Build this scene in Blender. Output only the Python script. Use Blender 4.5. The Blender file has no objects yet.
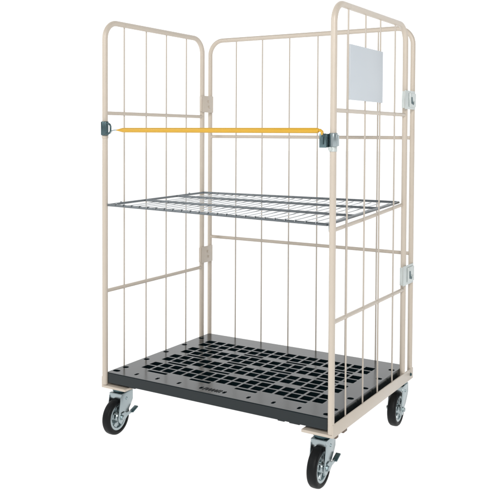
import bpy, bmesh, math, random
from mathutils import Vector, Matrix
random.seed(4)
SC = bpy.context.scene
COL = SC.collection
PI = math.pi
FZ = 0.0940                      # height of the fitted datum above the floor
W, D, GAP = 1.086, 0.737, 0.085   # panel width, side-panel depth, set-back of the back panel
H = 1.70 + FZ

# ------------------------------------------------------------------ materials
def lin(r, g, b):
    f = lambda c: (c/255/12.92) if c/255 <= .04045 else ((c/255+.055)/1.055)**2.4
    return (f(r), f(g), f(b), 1)

def mat(name, col, rough=.4, metal=0., spec=.5, var=.06, scale=30, bump=0., bscale=200, coat=0.):
    m = bpy.data.materials.new(name); m.use_nodes = True
    nt = m.node_tree; b = nt.nodes['Principled BSDF']
    b.inputs['Metallic'].default_value = metal
    b.inputs['Specular IOR Level'].default_value = spec
    b.inputs['Coat Weight'].default_value = coat
    tc = nt.nodes.new('ShaderNodeTexCoord')
    n = nt.nodes.new('ShaderNodeTexNoise'); n.inputs['Scale'].default_value = scale; n.inputs['Detail'].default_value = 5
    nt.links.new(tc.outputs['Object'], n.inputs['Vector'])
    mx = nt.nodes.new('ShaderNodeMix'); mx.data_type = 'RGBA'
    mx.inputs[6].default_value = tuple(c*(1-var) for c in col[:3])+(1,)
    mx.inputs[7].default_value = tuple(min(1, c*(1+var)) for c in col[:3])+(1,)
    nt.links.new(n.outputs['Fac'], mx.inputs[0])
    nt.links.new(mx.outputs[2], b.inputs['Base Color'])
    mr = nt.nodes.new('ShaderNodeMapRange')
    mr.inputs['To Min'].default_value = rough*.7; mr.inputs['To Max'].default_value = rough*1.4
    nt.links.new(n.outputs['Fac'], mr.inputs['Value']); nt.links.new(mr.outputs[0], b.inputs['Roughness'])
    if bump:
        n2 = nt.nodes.new('ShaderNodeTexNoise'); n2.inputs['Scale'].default_value = bscale; n2.inputs['Detail'].default_value = 3
        nt.links.new(tc.outputs['Object'], n2.inputs['Vector'])
        bp = nt.nodes.new('ShaderNodeBump'); bp.inputs['Strength'].default_value = bump; bp.inputs['Distance'].default_value = .002
        nt.links.new(n2.outputs['Fac'], bp.inputs['Height']); nt.links.new(bp.outputs[0], b.inputs['Normal'])
    return m

M = {
 'cream':  mat('cream_powder_coat', (.575, .508, .428, 1), .30, var=.04, scale=14, bump=.12, bscale=500),
 'wire':   mat('cream_wire_coat', (.51, .458, .395, 1), .36, var=.05, scale=14),
 'deck':   mat('black_deck_plastic', (.004, .010, .0125, 1), .17, spec=.42, var=.2, scale=12, bump=.03, bscale=420),
 'emboss': mat('embossed_dark_plastic', (.008, .010, .011, 1), .6),
 'zinc':   mat('bluish_zinc_plate', (.37, .43, .445, 1), .28, 1., var=.12, scale=40),
 'pale':   mat('pale_zinc_plate', (.58, .63, .62, 1), .36, .35, var=.08, scale=40),
 'steel':  mat('dark_steel', (.055, .105, .12, 1), .32, .7, var=.2, scale=60),
 'clamp':  mat('blued_clamp_steel', (.135, .205, .22, 1), .26, .85, var=.2, scale=60),
 'dclamp': mat('dark_blued_clamp_steel', (.075, .125, .138, 1), .3, .8, var=.2, scale=60),
 'chrome': mat('grey_shelf_wire', (.17, .19, .205, 1), .28, .9, var=.2, scale=40),
 'thin':   mat('bright_shelf_wire', (.50, .53, .55, 1), .25, .9, var=.1, scale=40),
 'rubber': mat('black_rubber', (.0045, .0055, .0065, 1), .5, spec=.22, var=.25, scale=50, bump=.1),
 'yellow': mat('yellow_plastic_sleeve', (.64, .365, .024, 1), .34, var=.05, scale=20),
 'plate':  mat('pale_blue_grey_plate', (.57, .62, .665, 1), .42, var=.03, scale=8),
 'brown':  mat('brown_bracket_steel', (.16, .115, .085, 1), .5, .3, var=.2, scale=60),
}

# ------------------------------------------------------------------ mesh helpers
ORI = {}
def obj(name, bm, m, parent=None, origin=None, smooth=True):
    """one mesh object; bm is in world coordinates, the origin defaults to the middle of its box"""
    bm.normal_update()
    vs = [v.co for v in bm.verts]
    if origin is None:
        lo = Vector((min(v.x for v in vs), min(v.y for v in vs), min(v.z for v in vs)))
        hi = Vector((max(v.x for v in vs), max(v.y for v in vs), max(v.z for v in vs)))
        origin = (lo+hi)/2
    origin = Vector(origin)
    for v in bm.verts: v.co -= origin
    me = bpy.data.meshes.new(name); bm.to_mesh(me); bm.free()
    for mm in (m if isinstance(m, (list, tuple)) else [m]): me.materials.append(mm)
    if smooth:
        for p in me.polygons: p.use_smooth = True
        try: me.set_sharp_from_angle(angle=math.radians(38))
        except Exception: pass
    o = bpy.data.objects.new(name, me); COL.objects.link(o)
    ORI[o.name] = origin
    if parent is not None:
        o.parent = parent; o.location = origin - ORI[parent.name]
    else: o.location = origin
    return o

def add_box(bm, lo, hi, bev=0., seg=2):
    t = bmesh.new()
    bmesh.ops.create_cube(t, size=1)
    for v in t.verts:
        v.co = Vector([(lo[i]+hi[i])/2 + v.co[i]*(hi[i]-lo[i]) for i in range(3)])
    if bev: bmesh.ops.bevel(t, geom=t.edges[:], offset=bev, segments=seg, affect='EDGES', profile=.5)
    merge(bm, t)

def merge(bm, t, mtx=None):
    t.normal_update()
    mp = {}
    for v in t.verts: mp[v] = bm.verts.new(mtx @ v.co if mtx else v.co)
    for f in t.faces:
        try:
            g = bm.faces.new([mp[v] for v in f.verts]); g.material_index = f.material_index
        except ValueError: pass
    t.free()

def add_tube(bm, pts, r, seg=16, cap=True, radii=None):
    pts = [Vector(p) for p in pts]; n = len(pts)
    tg = []
    for i in range(n):
        a = pts[max(i-1, 0)]; b = pts[min(i+1, n-1)]
        tg.append((b-a).normalized())
    up = Vector((0, 0, 1)) if abs(tg[0].z) < .9 else Vector((1, 0, 0))
    u = tg[0].cross(up).normalized()
    rings = []
    for i in range(n):
        u = (u - tg[i]*u.dot(tg[i])).normalized(); v = tg[i].cross(u)
        rr = radii[i] if radii else r
        rings.append([bm.verts.new(pts[i] + (u*math.cos(2*PI*k/seg) + v*math.sin(2*PI*k/seg))*rr) for k in range(seg)])
    for i in range(n-1):
        for k in range(seg):
            bm.faces.new([rings[i][k], rings[i][(k+1) % seg], rings[i+1][(k+1) % seg], rings[i+1][k]])
    if cap:
        bm.faces.new(list(reversed(rings[0]))); bm.faces.new(rings[-1])

def add_lathe(bm, prof, c, axis, seg=40, closed=True):
    """prof: (along axis, radius)"""
    ax = {'x': Vector((1, 0, 0)), 'y': Vector((0, 1, 0)), 'z': Vector((0, 0, 1))}[axis]
    u = Vector((0, 1, 0)) if axis != 'y' else Vector((0, 0, 1)); v = ax.cross(u); c = Vector(c)
    rings = []
    for (a, r) in prof:
        if r < 1e-6: rings.append([bm.verts.new(c+ax*a)])
        else: rings.append([bm.verts.new(c + ax*a + (u*math.cos(2*PI*k/seg)+v*math.sin(2*PI*k/seg))*r) for k in range(seg)])
    idx = list(range(len(rings)-1)); pairs = [(i, i+1) for i in idx]
    if closed: pairs.append((len(rings)-1, 0))
    for i, j in pairs:
        A, B = rings[i], rings[j]
        for k in range(seg):
            q = [A[k % len(A)], A[(k+1) % len(A)], B[(k+1) % len(B)], B[k % len(B)]]
            d = []
            for w in q:
                if w not in d: d.append(w)
            if len(d) > 2:
                try: bm.faces.new(d)
                except ValueError: pass

def add_prism(bm, poly, axis, a0, a1, bev=0.):
    """poly in the two other axes (cyclic order y,z / z,x / x,y)"""
    t = bmesh.new()
    def P(p, a):
        if axis == 'x': return (a, p[0], p[1])
        if axis == 'y': return (p[0], a, p[1])
        return (p[0], p[1], a)
    lo = [t.verts.new(P(p, a0)) for p in poly]; hi = [t.verts.new(P(p, a1)) for p in poly]
    n = len(poly)
    t.faces.new(lo); t.faces.new(hi)
    for i in range(n): t.faces.new([lo[i], lo[(i+1) % n], hi[(i+1) % n], hi[i]])
    bmesh.ops.recalc_face_normals(t, faces=t.faces[:])
    if bev: bmesh.ops.bevel(t, geom=t.edges[:], offset=bev, segments=2, affect='EDGES', profile=.5)
    merge(bm, t)

def arch(p0, p1, zb0, zb1, zt, r, n=10):
    """an inverted-U tube path between two posts standing at p0 and p1"""
    a = Vector((p0[0], p0[1], 0)); b = Vector((p1[0], p1[1], 0)); d = (b-a).normalized()
    pts = [a+Vector((0, 0, zb0)), a+Vector((0, 0, (zb0+zt)/2))]
    for k in range(n+1):
        t = PI/2*k/n
        pts.append(a + d*(r-r*math.cos(t)) + Vector((0, 0, zt-r+r*math.sin(t))))
    for k in range(n+1):
        t = PI/2*(1-k/n)
        pts.append(b - d*(r-r*math.cos(t)) + Vector((0, 0, zt-r+r*math.sin(t))))
    pts += [b+Vector((0, 0, (zb1+zt)/2)), b+Vector((0, 0, zb1))]
    return pts

def hexbolt(bm, c, axis, r, h, out=1):
    c = Vector(c)
    t = bmesh.new(); add_lathe(t, [(0, r*1.35), (h*.25*out, r*1.35), (h*.25*out, 0.0), (0, 0.0)], c, axis, 20); merge(bm, t)
    t = bmesh.new(); add_lathe(t, [(h*.25*out, r), (h*.9*out, r), (h*out, r*.82), (h*out, 0.0), (h*.25*out, 0.0)], c, axis, 6); merge(bm, t)

# ------------------------------------------------------------------ the trolley
root = bpy.data.objects.new('roll_cage_trolley', None); COL.objects.link(root)
root.location = (W/2, .41, 0); ORI[root.name] = Vector(root.location)
root['label'] = 'tall cream wire roll cage trolley with black slotted deck, grey wire shelf and yellow bar'
root['category'] = 'trolley'

RT = .0122; RC = .0082; RW = .0033
Z = lambda h: h + FZ
DT = Z(.178)                                   # top of the deck

def side_panel(x, s):
    """s = +1 where outside is +x"""
    bm = bmesh.new()
    add_tube(bm, arch((x, 0), (x, D), Z(.1235), Z(.1235), H - (.003 if s > 0 else 0), .075), RT, 18)
    pn = obj('side_panel', bm, M['cream'], root)
    for h in (1.306, .532):
        bm = bmesh.new(); add_tube(bm, [(x, RT*.6, Z(h)), (x, D/2, Z(h)), (x, D-RT*.6, Z(h))], RC, 14)
        # little weld fillets at the posts
        add_tube(bm, [(x, RT*.7, Z(h)), (x, RT*1.35, Z(h))], RC*1.2, 14, radii=[RC*1.2, RC*1.02])
        add_tube(bm, [(x, D-RT*1.35, Z(h)), (x, D-RT*.7, Z(h))], RC*1.2, 14, radii=[RC*1.02, RC*1.2])
        obj('crossbar', bm, M['cream'], pn)
    for y in ((.132, .288, .441, .604) if s < 0 else (.115, .279, .432, .598)):
        bm = bmesh.new(); xo = x + s*.0045
        add_tube(bm, [(xo, y, Z(.148)), (xo, y, Z(.9)), (xo, y, H-RT*.5)], RW, 10)
        for h in (1.306, .532): add_tube(bm, [(xo, y, Z(h)-.009), (xo, y, Z(h)-.004), (xo, y, Z(h)+.004), (xo, y, Z(h)+.009)], 0, 10, radii=[RW*.9, RW*1.5, RW*1.5, RW*.9])
        obj('wire', bm, M['wire'], pn)
    # base rail: an angle section, upright flange outside and a wide flange under the deck
    bm = bmesh.new()
    xo = x + s*.0126
    zb, zt = Z(.110), Z(.159)
    t = .006
    poly = [(xo, zb), (xo, zt), (xo-s*t, zt), (xo-s*t, zb+.011), (x-s*.118, zb+.011), (x-s*.118, zb)]
    add_prism(bm, poly, 'y', -.0085, D+GAP+.022, .0015)
    rl = obj('base_rail', bm, M['cream'], pn)
    bm = bmesh.new()
    for y in (D+GAP-.012,):
        hexbolt(bm, (xo, y, (zb+zt)/2), 'x', .0055, .006, s)
    obj('bolt', bm, M['steel'], pn)
    for y0, y1 in ((.022, .044), (.088, .122)):
        bm = bmesh.new()
        add_box(bm, (xo+.002 if s < 0 else xo-.030, y0, zb-.011), (xo+.030 if s < 0 else xo-.002, y1, zb-.0005), .002)
        obj('stop_block', bm, M['brown'], pn)
    return pn

left = side_panel(0., -1)
right = side_panel(W, 1)

# back panel
yb = D + GAP
bm = bmesh.new()
xl, xr = -.008, W+.004
add_tube(bm, arch((xl, yb), (xr, yb), Z(.1245), Z(.1245), H, .075), .0112, 18)
back = obj('back_panel', bm, M['cream'], root)
for h in (1.205, .682):
    bm = bmesh.new(); add_tube(bm, [(xl+.007, yb, Z(h)), (W/2, yb, Z(h)), (xr-.007, yb, Z(h))], RC, 14)
    add_tube(bm, [(xl+.008, yb, Z(h)), (xl+.016, yb, Z(h))], RC, 14, radii=[RC*1.2, RC*1.02])
    add_tube(bm, [(xr-.016, yb, Z(h)), (xr-.008, yb, Z(h))], RC, 14, radii=[RC*1.02, RC*1.2])
    obj('crossbar', bm, M['cream'], back)
for i in range(6):
    x = .155 + i*.1541
    bm = bmesh.new(); add_tube(bm, [(x, yb-.0045, Z(.14)), (x, yb-.0045, Z(.9)), (x, yb-.0045, H-.006)], RW, 10)
    for h in (1.205, .682): add_tube(bm, [(x, yb-.0045, Z(h)-.009), (x, yb-.0045, Z(h)-.004), (x, yb-.0045, Z(h)+.004), (x, yb-.0045, Z(h)+.009)], 0, 10, radii=[RW*.9, RW*1.5, RW*1.5, RW*.9])
    obj('wire', bm, M['wire'], back)

# hinge plates that tie the side panels to the back panel
def hinge(xc, s, y0, y1, z0, z1, m, lever):
    bm = bmesh.new()
    xo = xc + s*.0135
    # plate, folded round the front post and the back post
    t = .003
    lo, hi = (xo, xo+t) if s > 0 else (xo-t, xo)
    add_box(bm, (lo, y0, z0), (hi, y1, z1), .001)
    # return flanges beyond each post
    fl = [(min(xo, xo-s*.013), y0-.003, z0+.004), (max(xo, xo-s*.013), y0, z1-.004)]
    add_box(bm, fl[0], fl[1], .0008)
    fl = [(min(xo, xo-s*.016), y1, z0+.004), (max(xo, xo-s*.016), y1+.003, z1-.004)]
    add_box(bm, fl[0], fl[1], .0008)
    h = obj('hinge_plate', bm, m, root)
    bm = bmesh.new()
    cy = (y0+y1)/2 + .004
    if lever:
        # raised latch cover with a bent lever
        xf = xo + s*t
        add_box(bm, (min(xf, xf+s*.006), cy-.022, z0+.010), (max(xf, xf+s*.006), y1-.004, z1-.010), .003)
        hexbolt(bm, (xf+s*.006, cy+.022, (z0+z1)/2-.010), 'x', .006, .006, s)
        obj('latch', bm, m, h)
        bm = bmesh.new()
        add_prism(bm, [(cy-.006, z1-.028), (cy+.003, z1-.028), (cy+.006, z0+.036), (cy+.022, z0+.028), (cy+.020, z0+.020), (cy-.006, z0+.026)],
                  'x', min(xf+s*.0061, xf+s*.008), max(xf+s*.0061, xf+s*.008))
        obj('latch_slot', bm, M['steel'], h)
    else:
        xf = xo + s*t
        for dy, dz in ((0, .014), (.006, -.014)):
            bm = bmesh.new(); hexbolt(bm, (xf, cy+dy, (z0+z1)/2+dz), 'x', .0055, .005, s)
            obj('bolt', bm, m, h)
    return h
hinge(0, 1, .716, .814, Z(1.328), Z(1.413), M['cream'], False)
hinge(0, 1, .714, .812, Z(.556), Z(.640), M['cream'], False)
hr1 = hinge(W, 1, .697, .822, Z(1.331), Z(1.413), M['pale'], True)
hr2 = hinge(W, 1, .695, .822, Z(.553), Z(.640), M['pale'], True)
for h in (hr1, hr2): h['label'] = 'pale zinc hinge plate with latch lever'

# sign plate hung on the outside of the right panel: folded sheet with lipped side edges
bm = bmesh.new()
x0 = W + .0085
add_box(bm, (x0, .128, Z(1.348)), (x0+.0022, .441, Z(1.556)), .0008)
add_box(bm, (x0-.009, .122, Z(1.348)), (x0+.0022, .1279, Z(1.556)), .0008)
add_box(bm, (x0-.009, .4411, Z(1.348)), (x0+.0022, .447, Z(1.556)), .0008)
obj('sign_plate', bm, M['plate'], root)['label'] = 'blank pale blue-grey sign plate'

# ---------------------------------------------------------------- deck
cut = bmesh.new()
P0X, PX = .1150, .0565
def hole(xc, yc, wx, wy, r=0.):
    t = bmesh.new()
    bmesh.ops.create_cube(t, size=1)
    for v in t.verts: v.co = Vector((xc+v.co.x*wx, yc+v.co.y*wy, DT-.02+v.co.z*.12))
    if r: bmesh.ops.bevel(t, geom=[e for e in t.edges if abs(e.verts[0].co.z-e.verts[1].co.z) > .01], offset=r, segments=4, affect='EDGES', profile=.5)
    bmesh.ops.recalc_face_normals(t, faces=t.faces[:])
    merge(cut, t)
rows = []
for k in range(4):
    rows += [.157+.1460*k, .157+.1460*k+.0565]
for i in range(16):
    for y in rows: hole(P0X+i*PX, y, .0455, .0455, .003)
# long slots between the pairs of rows, two holes wide
for i in (1, 5, 9, 13):
    xc = P0X + (i+.5)*PX
    for k in range(4):
        yc = rows[2*k]-.0445
        hole(xc, yc, .0455+PX, .0185, .003)
for i in range(8): hole(.140+i*.1131, .0445, .013, .026, .006)
for x in (.0325, W-.0325):
    for y in (.100, .247, .394, .543, .690): hole(x, y, .026, .024, .010)
    hole(x, .0385, .034, .024, .011)
cme = bpy.data.meshes.new('cutter'); bmesh.ops.recalc_face_normals(cut, faces=cut.faces[:]); cut.to_mesh(cme); cut.free()
co = bpy.data.objects.new('cutter', cme); COL.objects.link(co)
bm = bmesh.new()
bmesh.ops.create_cube(bm, size=1)
dx0, dx1, dy0, dy1 = .0065, W-.0078, -.001, D+GAP-.028
dz0, dz1 = Z(.1335), DT
for v in bm.verts: v.co = Vector(((dx0+dx1)/2+v.co.x*(dx1-dx0), (dy0+dy1)/2+v.co.y*(dy1-dy0), (dz0+dz1)/2+v.co.z*(dz1-dz0)))
bmesh.ops.bevel(bm, geom=[e for e in bm.edges if abs(e.verts[0].co.z-e.verts[1].co.z) > .01], offset=.016, segments=12, affect='EDGES', profile=.5)
# hard moulded edge
top = [e for e in bm.edges if e.verts[0].co.z > dz1-1e-5 and e.verts[1].co.z > dz1-1e-5]
bmesh.ops.bevel(bm, geom=top, offset=.003, segments=3, affect='EDGES', profile=.5)
tme = bpy.data.meshes.new('tmp'); bm.to_mesh(tme); bm.free()
to = bpy.data.objects.new('tmp', tme); COL.objects.link(to)
mod = to.modifiers.new('b', 'BOOLEAN'); mod.object = co; mod.operation = 'DIFFERENCE'; mod.solver = 'EXACT'
mb = to.modifiers.new('v', 'BEVEL'); mb.width = .0015; mb.segments = 2; mb.limit_method = 'ANGLE'; mb.angle_limit = math.radians(60)
dg = bpy.context.evaluated_depsgraph_get()
ev = to.evaluated_get(dg)
bm = bmesh.new(); bm.from_mesh(ev.to_mesh())
bpy.data.objects.remove(to); bpy.data.objects.remove(co)
# ribs and lugs moulded under the deck
for (a, b_) in ((.128, .158), (.855, .885), (.905, .950)):
    add_box(bm, (a, .012, Z(.1245)), (b_, .052, dz0-.0004), .002)
for y in (.20, .36, .52, .66):
    add_box(bm, (.13, y-.006, Z(.122)), (W-.13, y+.006, dz0-.0004), .001)
deck = obj('deck', bm, M['deck'], root, smooth=False)
# moulded mark at the front edge of the deck: worn, no longer readable
bm = bmesh.new()
x = .493; zt = DT+.0002
def ring(xc, w, h):
    t = bmesh.new()
    n = 14; yc = .0445
    A = [(xc+w/2*math.cos(2*PI*k/n), yc+h/2*math.sin(2*PI*k/n)) for k in range(n)]
    Bq = [(xc+(w/2-.0032)*math.cos(2*PI*k/n), yc+(h/2-.0042)*math.sin(2*PI*k/n)) for k in range(n)]
    a = [t.verts.new((p[0], p[1], zt+.0012)) for p in A]; b = [t.verts.new((p[0], p[1], zt+.0012)) for p in Bq]
    a2 = [t.verts.new((p[0], p[1], zt-.002)) for p in A]; b2 = [t.verts.new((p[0], p[1], zt-.002)) for p in Bq]
    for k in range(n):
        j = (k+1) % n
        t.faces.new([a[k], a[j], b[j], b[k]]); t.faces.new([a2[k], a2[j], a[j], a[k]]); t.faces.new([b[k], b[j], b2[j], b2[k]])
    bmesh.ops.recalc_face_normals(t, faces=t.faces[:]); merge(bm, t)
add_prism(bm, [(x-.002, .031), (x+.003, .031), (x+.009, .058), (x+.004, .058)], 'z', zt-.002, zt+.0012)
for k, kind in enumerate('oooo'):
    ring(x+.016+k*.0145, .012, .028)
xx = x+.016+4*.0145
add_prism(bm, [(xx-.006, .031), (xx-.002, .031), (xx-.002, .058), (xx-.006, .058)], 'z', zt-.002, zt+.0012)
add_prism(bm, [(xx+.000, .053), (xx+.010, .053), (xx+.010, .058), (xx+.000, .058)], 'z', zt-.002, zt+.0012)
add_prism(bm, [(xx+.004, .031), (xx+.008, .031), (xx+.008, .052), (xx+.004, .052)], 'z', zt-.002, zt+.0012)
obj('moulded_mark', bm, M['emboss'], deck)

# ---------------------------------------------------------------- shelf
def sz(x, y):   # the shelf sags towards its front right corner
    u = x/W; v = y/D
    return Z((1-u)*(1-v)*.9085 + u*(1-v)*.889 + (1-u)*v*.918 + u*v*.9195)
sh = bmesh.new()
sx0, sx1, sy0, sy1 = .016, W-.022, .002, .728
N = 12
def shline(f, r, n=N, seg=10, b=sh):
    add_tube(b, [f(k/n) for k in range(n+1)], r, seg)
# frame wire all round
for y in (sy0, sy1):
    shline(lambda t, y=y: (sx0+(sx1-sx0)*t, y, sz(sx0+(sx1-sx0)*t, y)), .0056)
for x in (sx0, sx1):
    shline(lambda t, x=x: (x, sy0+(sy1-sy0)*t, sz(x, sy0+(sy1-sy0)*t)), .0054)
shelf = obj('shelf', sh, M['chrome'], root)
shelf['label'] = 'grey steel wire shelf, tilted down at the front right'
for y in (.255, .50):
    b = bmesh.new()
    shline(lambda t, y=y: (sx0+(sx1-sx0)*t, y, sz(sx0+(sx1-sx0)*t, y)), .0054, b=b)
    obj('shelf_rod', b, M['chrome'], shelf)
NW = 24
for i in range(1, NW):
    x = sx0 + (sx1-sx0)*i/NW
    b = bmesh.new()
    pts = []
    for yy, dz in ((sy0-.0072, .0010), (sy0-.0045, .0066), (sy0+.003, .0076), (sy0+.012, .0), (sy0+.026, -.0076), (.255, -.0084), (.50, -.0084), (sy1-.02, -.0084), (sy1+.004, -.0084)):
        pts.append((x, yy, sz(x, min(max(yy, sy0), sy1))+dz))
    add_tube(b, pts, .0022, 8)
    obj('shelf_wire', b, M['thin'], shelf)
# cream ledge bar on the right panel that carries the shelf
b = bmesh.new()
add_tube(b, [(W-.008, .0, Z(.866)), (W-.008, D*.5, Z(.886)), (W-.008, D, Z(.909))], .0075, 12)
obj('shelf_support', b, M['cream'], root)
b = bmesh.new()
add_box(b, (W-.028, .022, Z(.862)), (W-.0165, .052, Z(.884)), .002)
obj('shelf_hook', b, M['pale'], shelf)
for x in (sx0+.002,):
    for y in (.10, .62):
        b = bmesh.new(); add_tube(b, [(x, y, sz(x, y)), (.004, y, sz(x, y)+.004), (-.004, y, sz(x, y)-.004)], .0036, 10)
        obj('shelf_hook', b, M['chrome'], shelf)

# ---------------------------------------------------------------- yellow bar and its clamps
yb0 = -.026
def bz(x): return Z(1.2322)
bm = bmesh.new()
pts, rad = [], []
for x, r in ((.086, .0022), (.092, .0032), (.100, .0048), (.112, .0078), (.121, .0096), (.130, .0102), (.3, .0102), (.55, .0102), (.8, .0102), (1.030, .0102), (1.036, .0094), (1.040, .0074)):
    pts.append((x, yb0, bz(x))); rad.append(r)
add_tube(bm, pts, 0, 18, radii=rad)
bar = obj('safety_bar', bm, M['yellow'], root)
bm = bmesh.new()
add_tube(bm, [(.098, yb0, bz(.09)), (.080, yb0, bz(.09)), (.066, yb0, bz(.09)-.001), (.058, yb0-.001, bz(.09)-.006), (.054, yb0-.001, bz(.09)-.014)], .0026, 10)
obj('hook', bm, M['zinc'], bar)
bm = bmesh.new()
add_tube(bm, [(1.034, yb0, bz(1.03)+.002), (1.046, yb0, bz(1.04)+.001), (1.053, yb0, bz(1.04)-.004), (1.055, yb0, bz(1.04)-.016)], .0056, 10)
obj('hook', bm, M['yellow'], bar)

def clamp_sleeve(bm, x, z0, z1, r=.0150):
    n = 24
    add_lathe(bm, [(z0, r), (z1, r), (z1, RT+.0004), (z0, RT+.0004)], (x, 0, 0), 'z', n)
# left clamp: sleeve, lug and an open D-ring
bm = bmesh.new()
z0, z1 = Z(1.209), Z(1.270)
clamp_sleeve(bm, 0, z0, z1)
add_box(bm, (-.0045, -.0235, z0+.001), (.019, -.0125, z1-.001), .003)
add_box(bm, (.012, -.025, z0+.003), (.030, -.0195, z1-.003), .002)
cl = obj('clamp', bm, M['dclamp'], root); cl['label'] = 'dark steel clamp with D-ring on front left post'
bm = bmesh.new()
zc = (z0+z1)/2
add_tube(bm, [(.026, yb0+.003, z1-.010), (.040, yb0, z1-.009), (.050, yb0, z1-.014), (.054, yb0, z1-.022), (.054, yb0, z0+.020), (.050, yb0, z0+.012), (.040, yb0, z0+.007), (.026, yb0+.003, z0+.008)], .0042, 12)
obj('d_ring', bm, M['dclamp'], cl)
bm = bmesh.new(); clamp_sleeve(bm, 0, z0-.012, z0-.0006, .0142); obj('collar', bm, M['cream'], cl)
# right clamp: steel cheek plate beside the post and a bright sleeve round it
bm = bmesh.new()
z0, z1 = Z(1.170), Z(1.2215)
add_box(bm, (W-.042, -.0300, z0), (W-.0145, -.0265, z1), .001)
add_box(bm, (W-.042, -.0264, z0+.001), (W-.0385, .004, z1-.001), .001)
add_box(bm, (W-.0180, -.0264, z0+.001), (W-.0145, .010, z1-.001), .001)
add_tube(bm, [(W-.029, -.034, z0+.012), (W-.029, -.034, z1-.012)], .0055, 12)
cr = obj('clamp', bm, M['clamp'], root); cr['label'] = 'dark steel clamp with bright sleeve on front right post'
bm = bmesh.new()
clamp_sleeve(bm, W, z0+.004, z1+.002, .0160)
add_box(bm, (W+.006, -.019, z0+.004), (W+.021, -.0145, z1-.002), .0015)
add_box(bm, (W+.0175, -.0144, z0+.006), (W+.021, .006, z1-.004), .001)
obj('sleeve', bm, M['zinc'], cr)
bm = bmesh.new(); clamp_sleeve(bm, W, z0-.014, z0+.0034, .0145)
add_tube(bm, [(W-.004, -.010, z0-.004), (W-.004, -.021, z0-.004)], .0075, 12)
obj('screw', bm, M['pale'], cr)

# ---------------------------------------------------------------- casters
TR = -.040; WR = .0770; HZ = Z(.110)          # trail, wheel radius, under side of the rail
WZ = -(HZ-WR)                                  # wheel centre below the mounting face
def caster(brake):
    """built at the origin, mounting face at z = 0, wheel trailing towards -y"""
    bm = bmesh.new()
    add_box(bm, (-.046, -.044, -.0066), (.046, .044, -.0006), .0015)
    # crown and two tapering legs, pressed from one sheet
    hw = .0290; t = .0036
    add_box(bm, (-hw-t, -.040, -.0300), (hw+t, .040, -.0246), .002)
    add_box(bm, (-hw-t, -.0436, -.0475), (hw+t, -.0402, -.0250), .0012)
    prof = [(.040, -.026), (-.040, -.026), (-.046, -.040), (-.052, -.070), (TR-.024, WZ-.002), (TR-.021, WZ-.014), (TR-.010, WZ-.024), (TR+.004, WZ-.024),
            (TR+.017, WZ-.014), (TR+.024, WZ+.004), (.002, -.112), (.026, -.086), (.040, -.066)]
    for s in (-1, 1):
        a, b_ = (hw, hw+t) if s > 0 else (-hw-t, -hw)
        add_prism(bm, prof, 'x', a, b_, .0012)
    fork = obj('caster', bm, M['zinc'], None, origin=(0, 0, 0))
    bm = bmesh.new(); add_lathe(bm, [(-.007, .034), (-.011, .039), (-.020, .039), (-.0244, .034), (-.0244, 0.), (-.007, 0.)], (0, 0, 0), 'z', 32)
    obj('swivel_race', bm, M['steel'], fork)
    # tyre
    bm = bmesh.new(); w = .0195
    prof = [(-w*.80, .0560), (-w*.98, .0605), (-w, .065), (-w*.92, .0715), (-w*.66, WR-.0012), (-w*.3, WR), (w*.3, WR), (w*.66, WR-.0012), (w*.92, .0715), (w, .065), (w*.98, .0605), (w*.80, .0560)]
    add_lathe(bm, prof, (0, TR, WZ), 'x', 64)
    obj('tyre', bm, M['rubber'], fork)
    # rim: pressed disc with a ring, a hub and five broad spokes
    bm = bmesh.new()
    add_lathe(bm, [(-.0158, .0566), (-.0168, .0535), (-.0150, .0465), (-.007, .044), (-.006, .026), (-.018, .020), (-.0215, .018), (-.0215, 0.),
                   (.0215, 0.), (.0215, .018), (.018, .020), (.006, .026), (.007, .044), (.0150, .0465), (.0168, .0535), (.0158, .0566)], (0, TR, WZ), 'x', 48, closed=True)
    for s in (-1, 1):
        for k in range(5):
            a = 2*PI*k/5 + .35
            t_ = bmesh.new()
            poly = [(.018, -.0090), (.0445, -.0120), (.0445, .0120), (.018, .0090)]
            x0, x1 = (.004, .0158) if s > 0 else (-.0158, -.004)
            add_prism(t_, poly, 'x', x0, x1, .003)
            merge(bm, t_, Matrix.Translation((0, TR, WZ)) @ Matrix.Rotation(a, 4, 'X'))
    obj('rim', bm, M['zinc'], fork)
    bm = bmesh.new()
    for s in (-1, 1):
        hexbolt(bm, (s*(hw+t), TR, WZ), 'x', .0095, .010, s)
    add_lathe(bm, [(-hw, .006), (hw, .006), (hw, 0.), (-hw, 0.)], (0, TR, WZ), 'x', 16)
    obj('axle', bm, M['zinc'], fork)
    bm = bmesh.new(); hexbolt(bm, (hw+t, -.006, -.052), 'x', .005, .004, 1); obj('bolt', bm, M['zinc'], fork)
    if brake:
        # brake lever: cheek on the axle, arm, flared foot pad
        bm = bmesh.new()
        x0 = hw+t+.0006
        add_prism(bm, [(TR-.006, WZ+.020), (TR+.016, WZ+.022), (TR+.030, WZ+.014), (TR+.034, WZ-.002), (TR+.018, WZ-.014), (TR+.006, WZ-.004)], 'x', x0, x0+.0045, .001)
        arm = [(TR+.022, WZ+.016), (TR+.064, WZ+.012), (TR+.068, WZ+.003), (TR+.028, WZ-.002)]
        add_prism(bm, arm, 'x', x0+.0002, x0+.005, .001)
        pd = obj('brake_lever', bm, M['zinc'], fork)
        bm = bmesh.new()
        pad = [(TR+.062, WZ+.010), (TR+.100, WZ+.024), (TR+.103, WZ+.018), (TR+.065, WZ+.003)]
        add_prism(bm, pad, 'x', x0-.007, x0+.012, .0015)
        o2 = obj('foot_pad', bm, M['steel'], fork)
    return fork

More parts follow.
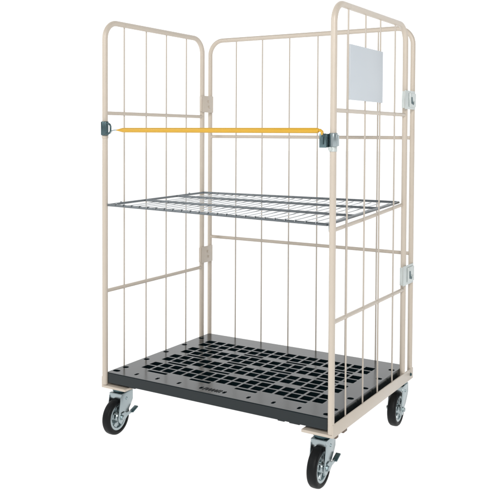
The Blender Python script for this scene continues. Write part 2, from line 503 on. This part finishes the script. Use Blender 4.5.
def place(f, x, y, rz):
    f.parent = root
    f.location = Vector((x, y, HZ-.0002)) - ORI[root.name]
    f.rotation_euler = (0, 0, rz)
def dup(f):
    r = f.copy(); COL.objects.link(r)
    for ch in list(f.children):
        c = ch.copy(); COL.objects.link(c); c.parent = r
    return r
c1 = caster(True); c1['label'] = 'swivel caster with brake lever'
c3 = caster(False)
c2 = dup(c1); c4 = dup(c3)
place(c1, W-.059, .060, math.radians(2))
place(c2, .040, .062, math.radians(3))
place(c3, W-.041, D+.070, math.radians(3))
place(c4, .056, D+.060, math.radians(6))

# ---------------------------------------------------------------- floor: white sheet made translucent so world light from below washes out shadows
bm = bmesh.new(); bmesh.ops.create_circle(bm, cap_ends=True, radius=60, segments=96)
fm = bpy.data.materials.new('added_translucent_white'); fm.use_nodes = True
nt = fm.node_tree
for n in list(nt.nodes): nt.nodes.remove(n)
out = nt.nodes.new('ShaderNodeOutputMaterial'); ad = nt.nodes.new('ShaderNodeMixShader')
tr = nt.nodes.new('ShaderNodeBsdfTranslucent'); df = nt.nodes.new('ShaderNodeBsdfDiffuse')
tr.inputs['Color'].default_value = (.97, .97, .97, 1); df.inputs['Color'].default_value = (.97, .97, .97, 1)
ad.inputs[0].default_value = .22
nt.links.new(tr.outputs[0], ad.inputs[1]); nt.links.new(df.outputs[0], ad.inputs[2]); nt.links.new(ad.outputs[0], out.inputs['Surface'])
fl = obj('floor', bm, fm, None, origin=(0, 0, 0), smooth=False)
fl['kind'] = 'structure'

# ---------------------------------------------------------------- world light: invented ramp, white behind and below, greyed camera side for dark reflections
YAW, PITCH, ROLL = .5439, -.0287, .0049
w = bpy.data.worlds.new('World'); SC.world = w; w.use_nodes = True
nt = w.node_tree; bg = nt.nodes['Background']; bg.inputs['Strength'].default_value = 1.0
tc = nt.nodes.new('ShaderNodeTexCoord')
sep = nt.nodes.new('ShaderNodeSeparateXYZ'); nt.links.new(tc.outputs['Generated'], sep.inputs[0])
dot = nt.nodes.new('ShaderNodeVectorMath'); dot.operation = 'DOT_PRODUCT'
dot.inputs[1].default_value = (-math.sin(YAW), math.cos(YAW), 0)
nt.links.new(tc.outputs['Generated'], dot.inputs[0])
mr = nt.nodes.new('ShaderNodeMapRange'); mr.inputs['From Min'].default_value = 0.05; mr.inputs['From Max'].default_value = .6
nt.links.new(dot.outputs['Value'], mr.inputs['Value'])
lt = nt.nodes.new('ShaderNodeMath'); lt.operation = 'LESS_THAN'; lt.inputs[1].default_value = -.002
nt.links.new(sep.outputs['Z'], lt.inputs[0])
mxm = nt.nodes.new('ShaderNodeMath'); mxm.operation = 'MAXIMUM'
nt.links.new(mr.outputs[0], mxm.inputs[0]); nt.links.new(lt.outputs[0], mxm.inputs[1])
mx = nt.nodes.new('ShaderNodeMix'); mx.data_type = 'RGBA'
mx.inputs[6].default_value = (.22, .235, .245, 1); mx.inputs[7].default_value = (1.32, 1.32, 1.32, 1)
nt.links.new(mxm.outputs[0], mx.inputs[0]); nt.links.new(mx.outputs[2], bg.inputs['Color'])

def area(name, loc, target, size, power, col=(1, 1, 1)):
    l = bpy.data.lights.new(name, 'AREA'); l.shape = 'RECTANGLE'; l.size = size[0]; l.size_y = size[1]; l.energy = power; l.color = col
    o = bpy.data.objects.new(name, l); COL.objects.link(o); o.location = loc
    o.rotation_euler = (Vector(target)-Vector(loc)).to_track_quat('-Z', 'Y').to_euler()
    return o
area('added_front_light', (3.4, -4.4, 3.6), (.5, .3, .9), (1.6, 2.2), 196, (1, .97, .94))  # unseen key light, added to shape the tubes from the front
area('added_front_light', (-2.6, -3.4, 3.4), (.5, .3, .9), (1.4, 2.0), 60, (1, .98, .96))  # weaker unseen fill, added from the front left

# ---------------------------------------------------------------- camera
f0 = Vector((-math.sin(YAW), math.cos(YAW), 0)); r0 = Vector((math.cos(YAW), math.sin(YAW), 0)); u0 = Vector((0, 0, 1))
f = f0*math.cos(PITCH) + u0*math.sin(PITCH); u = -f0*math.sin(PITCH) + u0*math.cos(PITCH)
r2 = r0*math.cos(ROLL) + u*math.sin(ROLL); u2 = -r0*math.sin(ROLL) + u*math.cos(ROLL)
cam = bpy.data.cameras.new('camera'); cam.sensor_fit = 'HORIZONTAL'; cam.sensor_width = 36; cam.lens = 786.61/500*36
cam.shift_x = (250-250.56)/500; cam.shift_y = (156.96-250)/500
cam.clip_start = .05; cam.clip_end = 500
co = bpy.data.objects.new('camera', cam); COL.objects.link(co)
mw = Matrix((r2, u2, -f)).transposed().to_4x4(); mw.translation = Vector((2.3025, -2.5891, 1.2169+FZ))
co.matrix_world = mw
SC.camera = co
vs = SC.view_settings; vs.view_transform = 'Standard'; vs.look = 'None'; vs.exposure = 0; vs.gamma = 1
SC.render.engine = 'CYCLES'
SC.cycles.max_bounces = 8
SC.render.resolution_x = 1024; SC.render.resolution_y = 1024
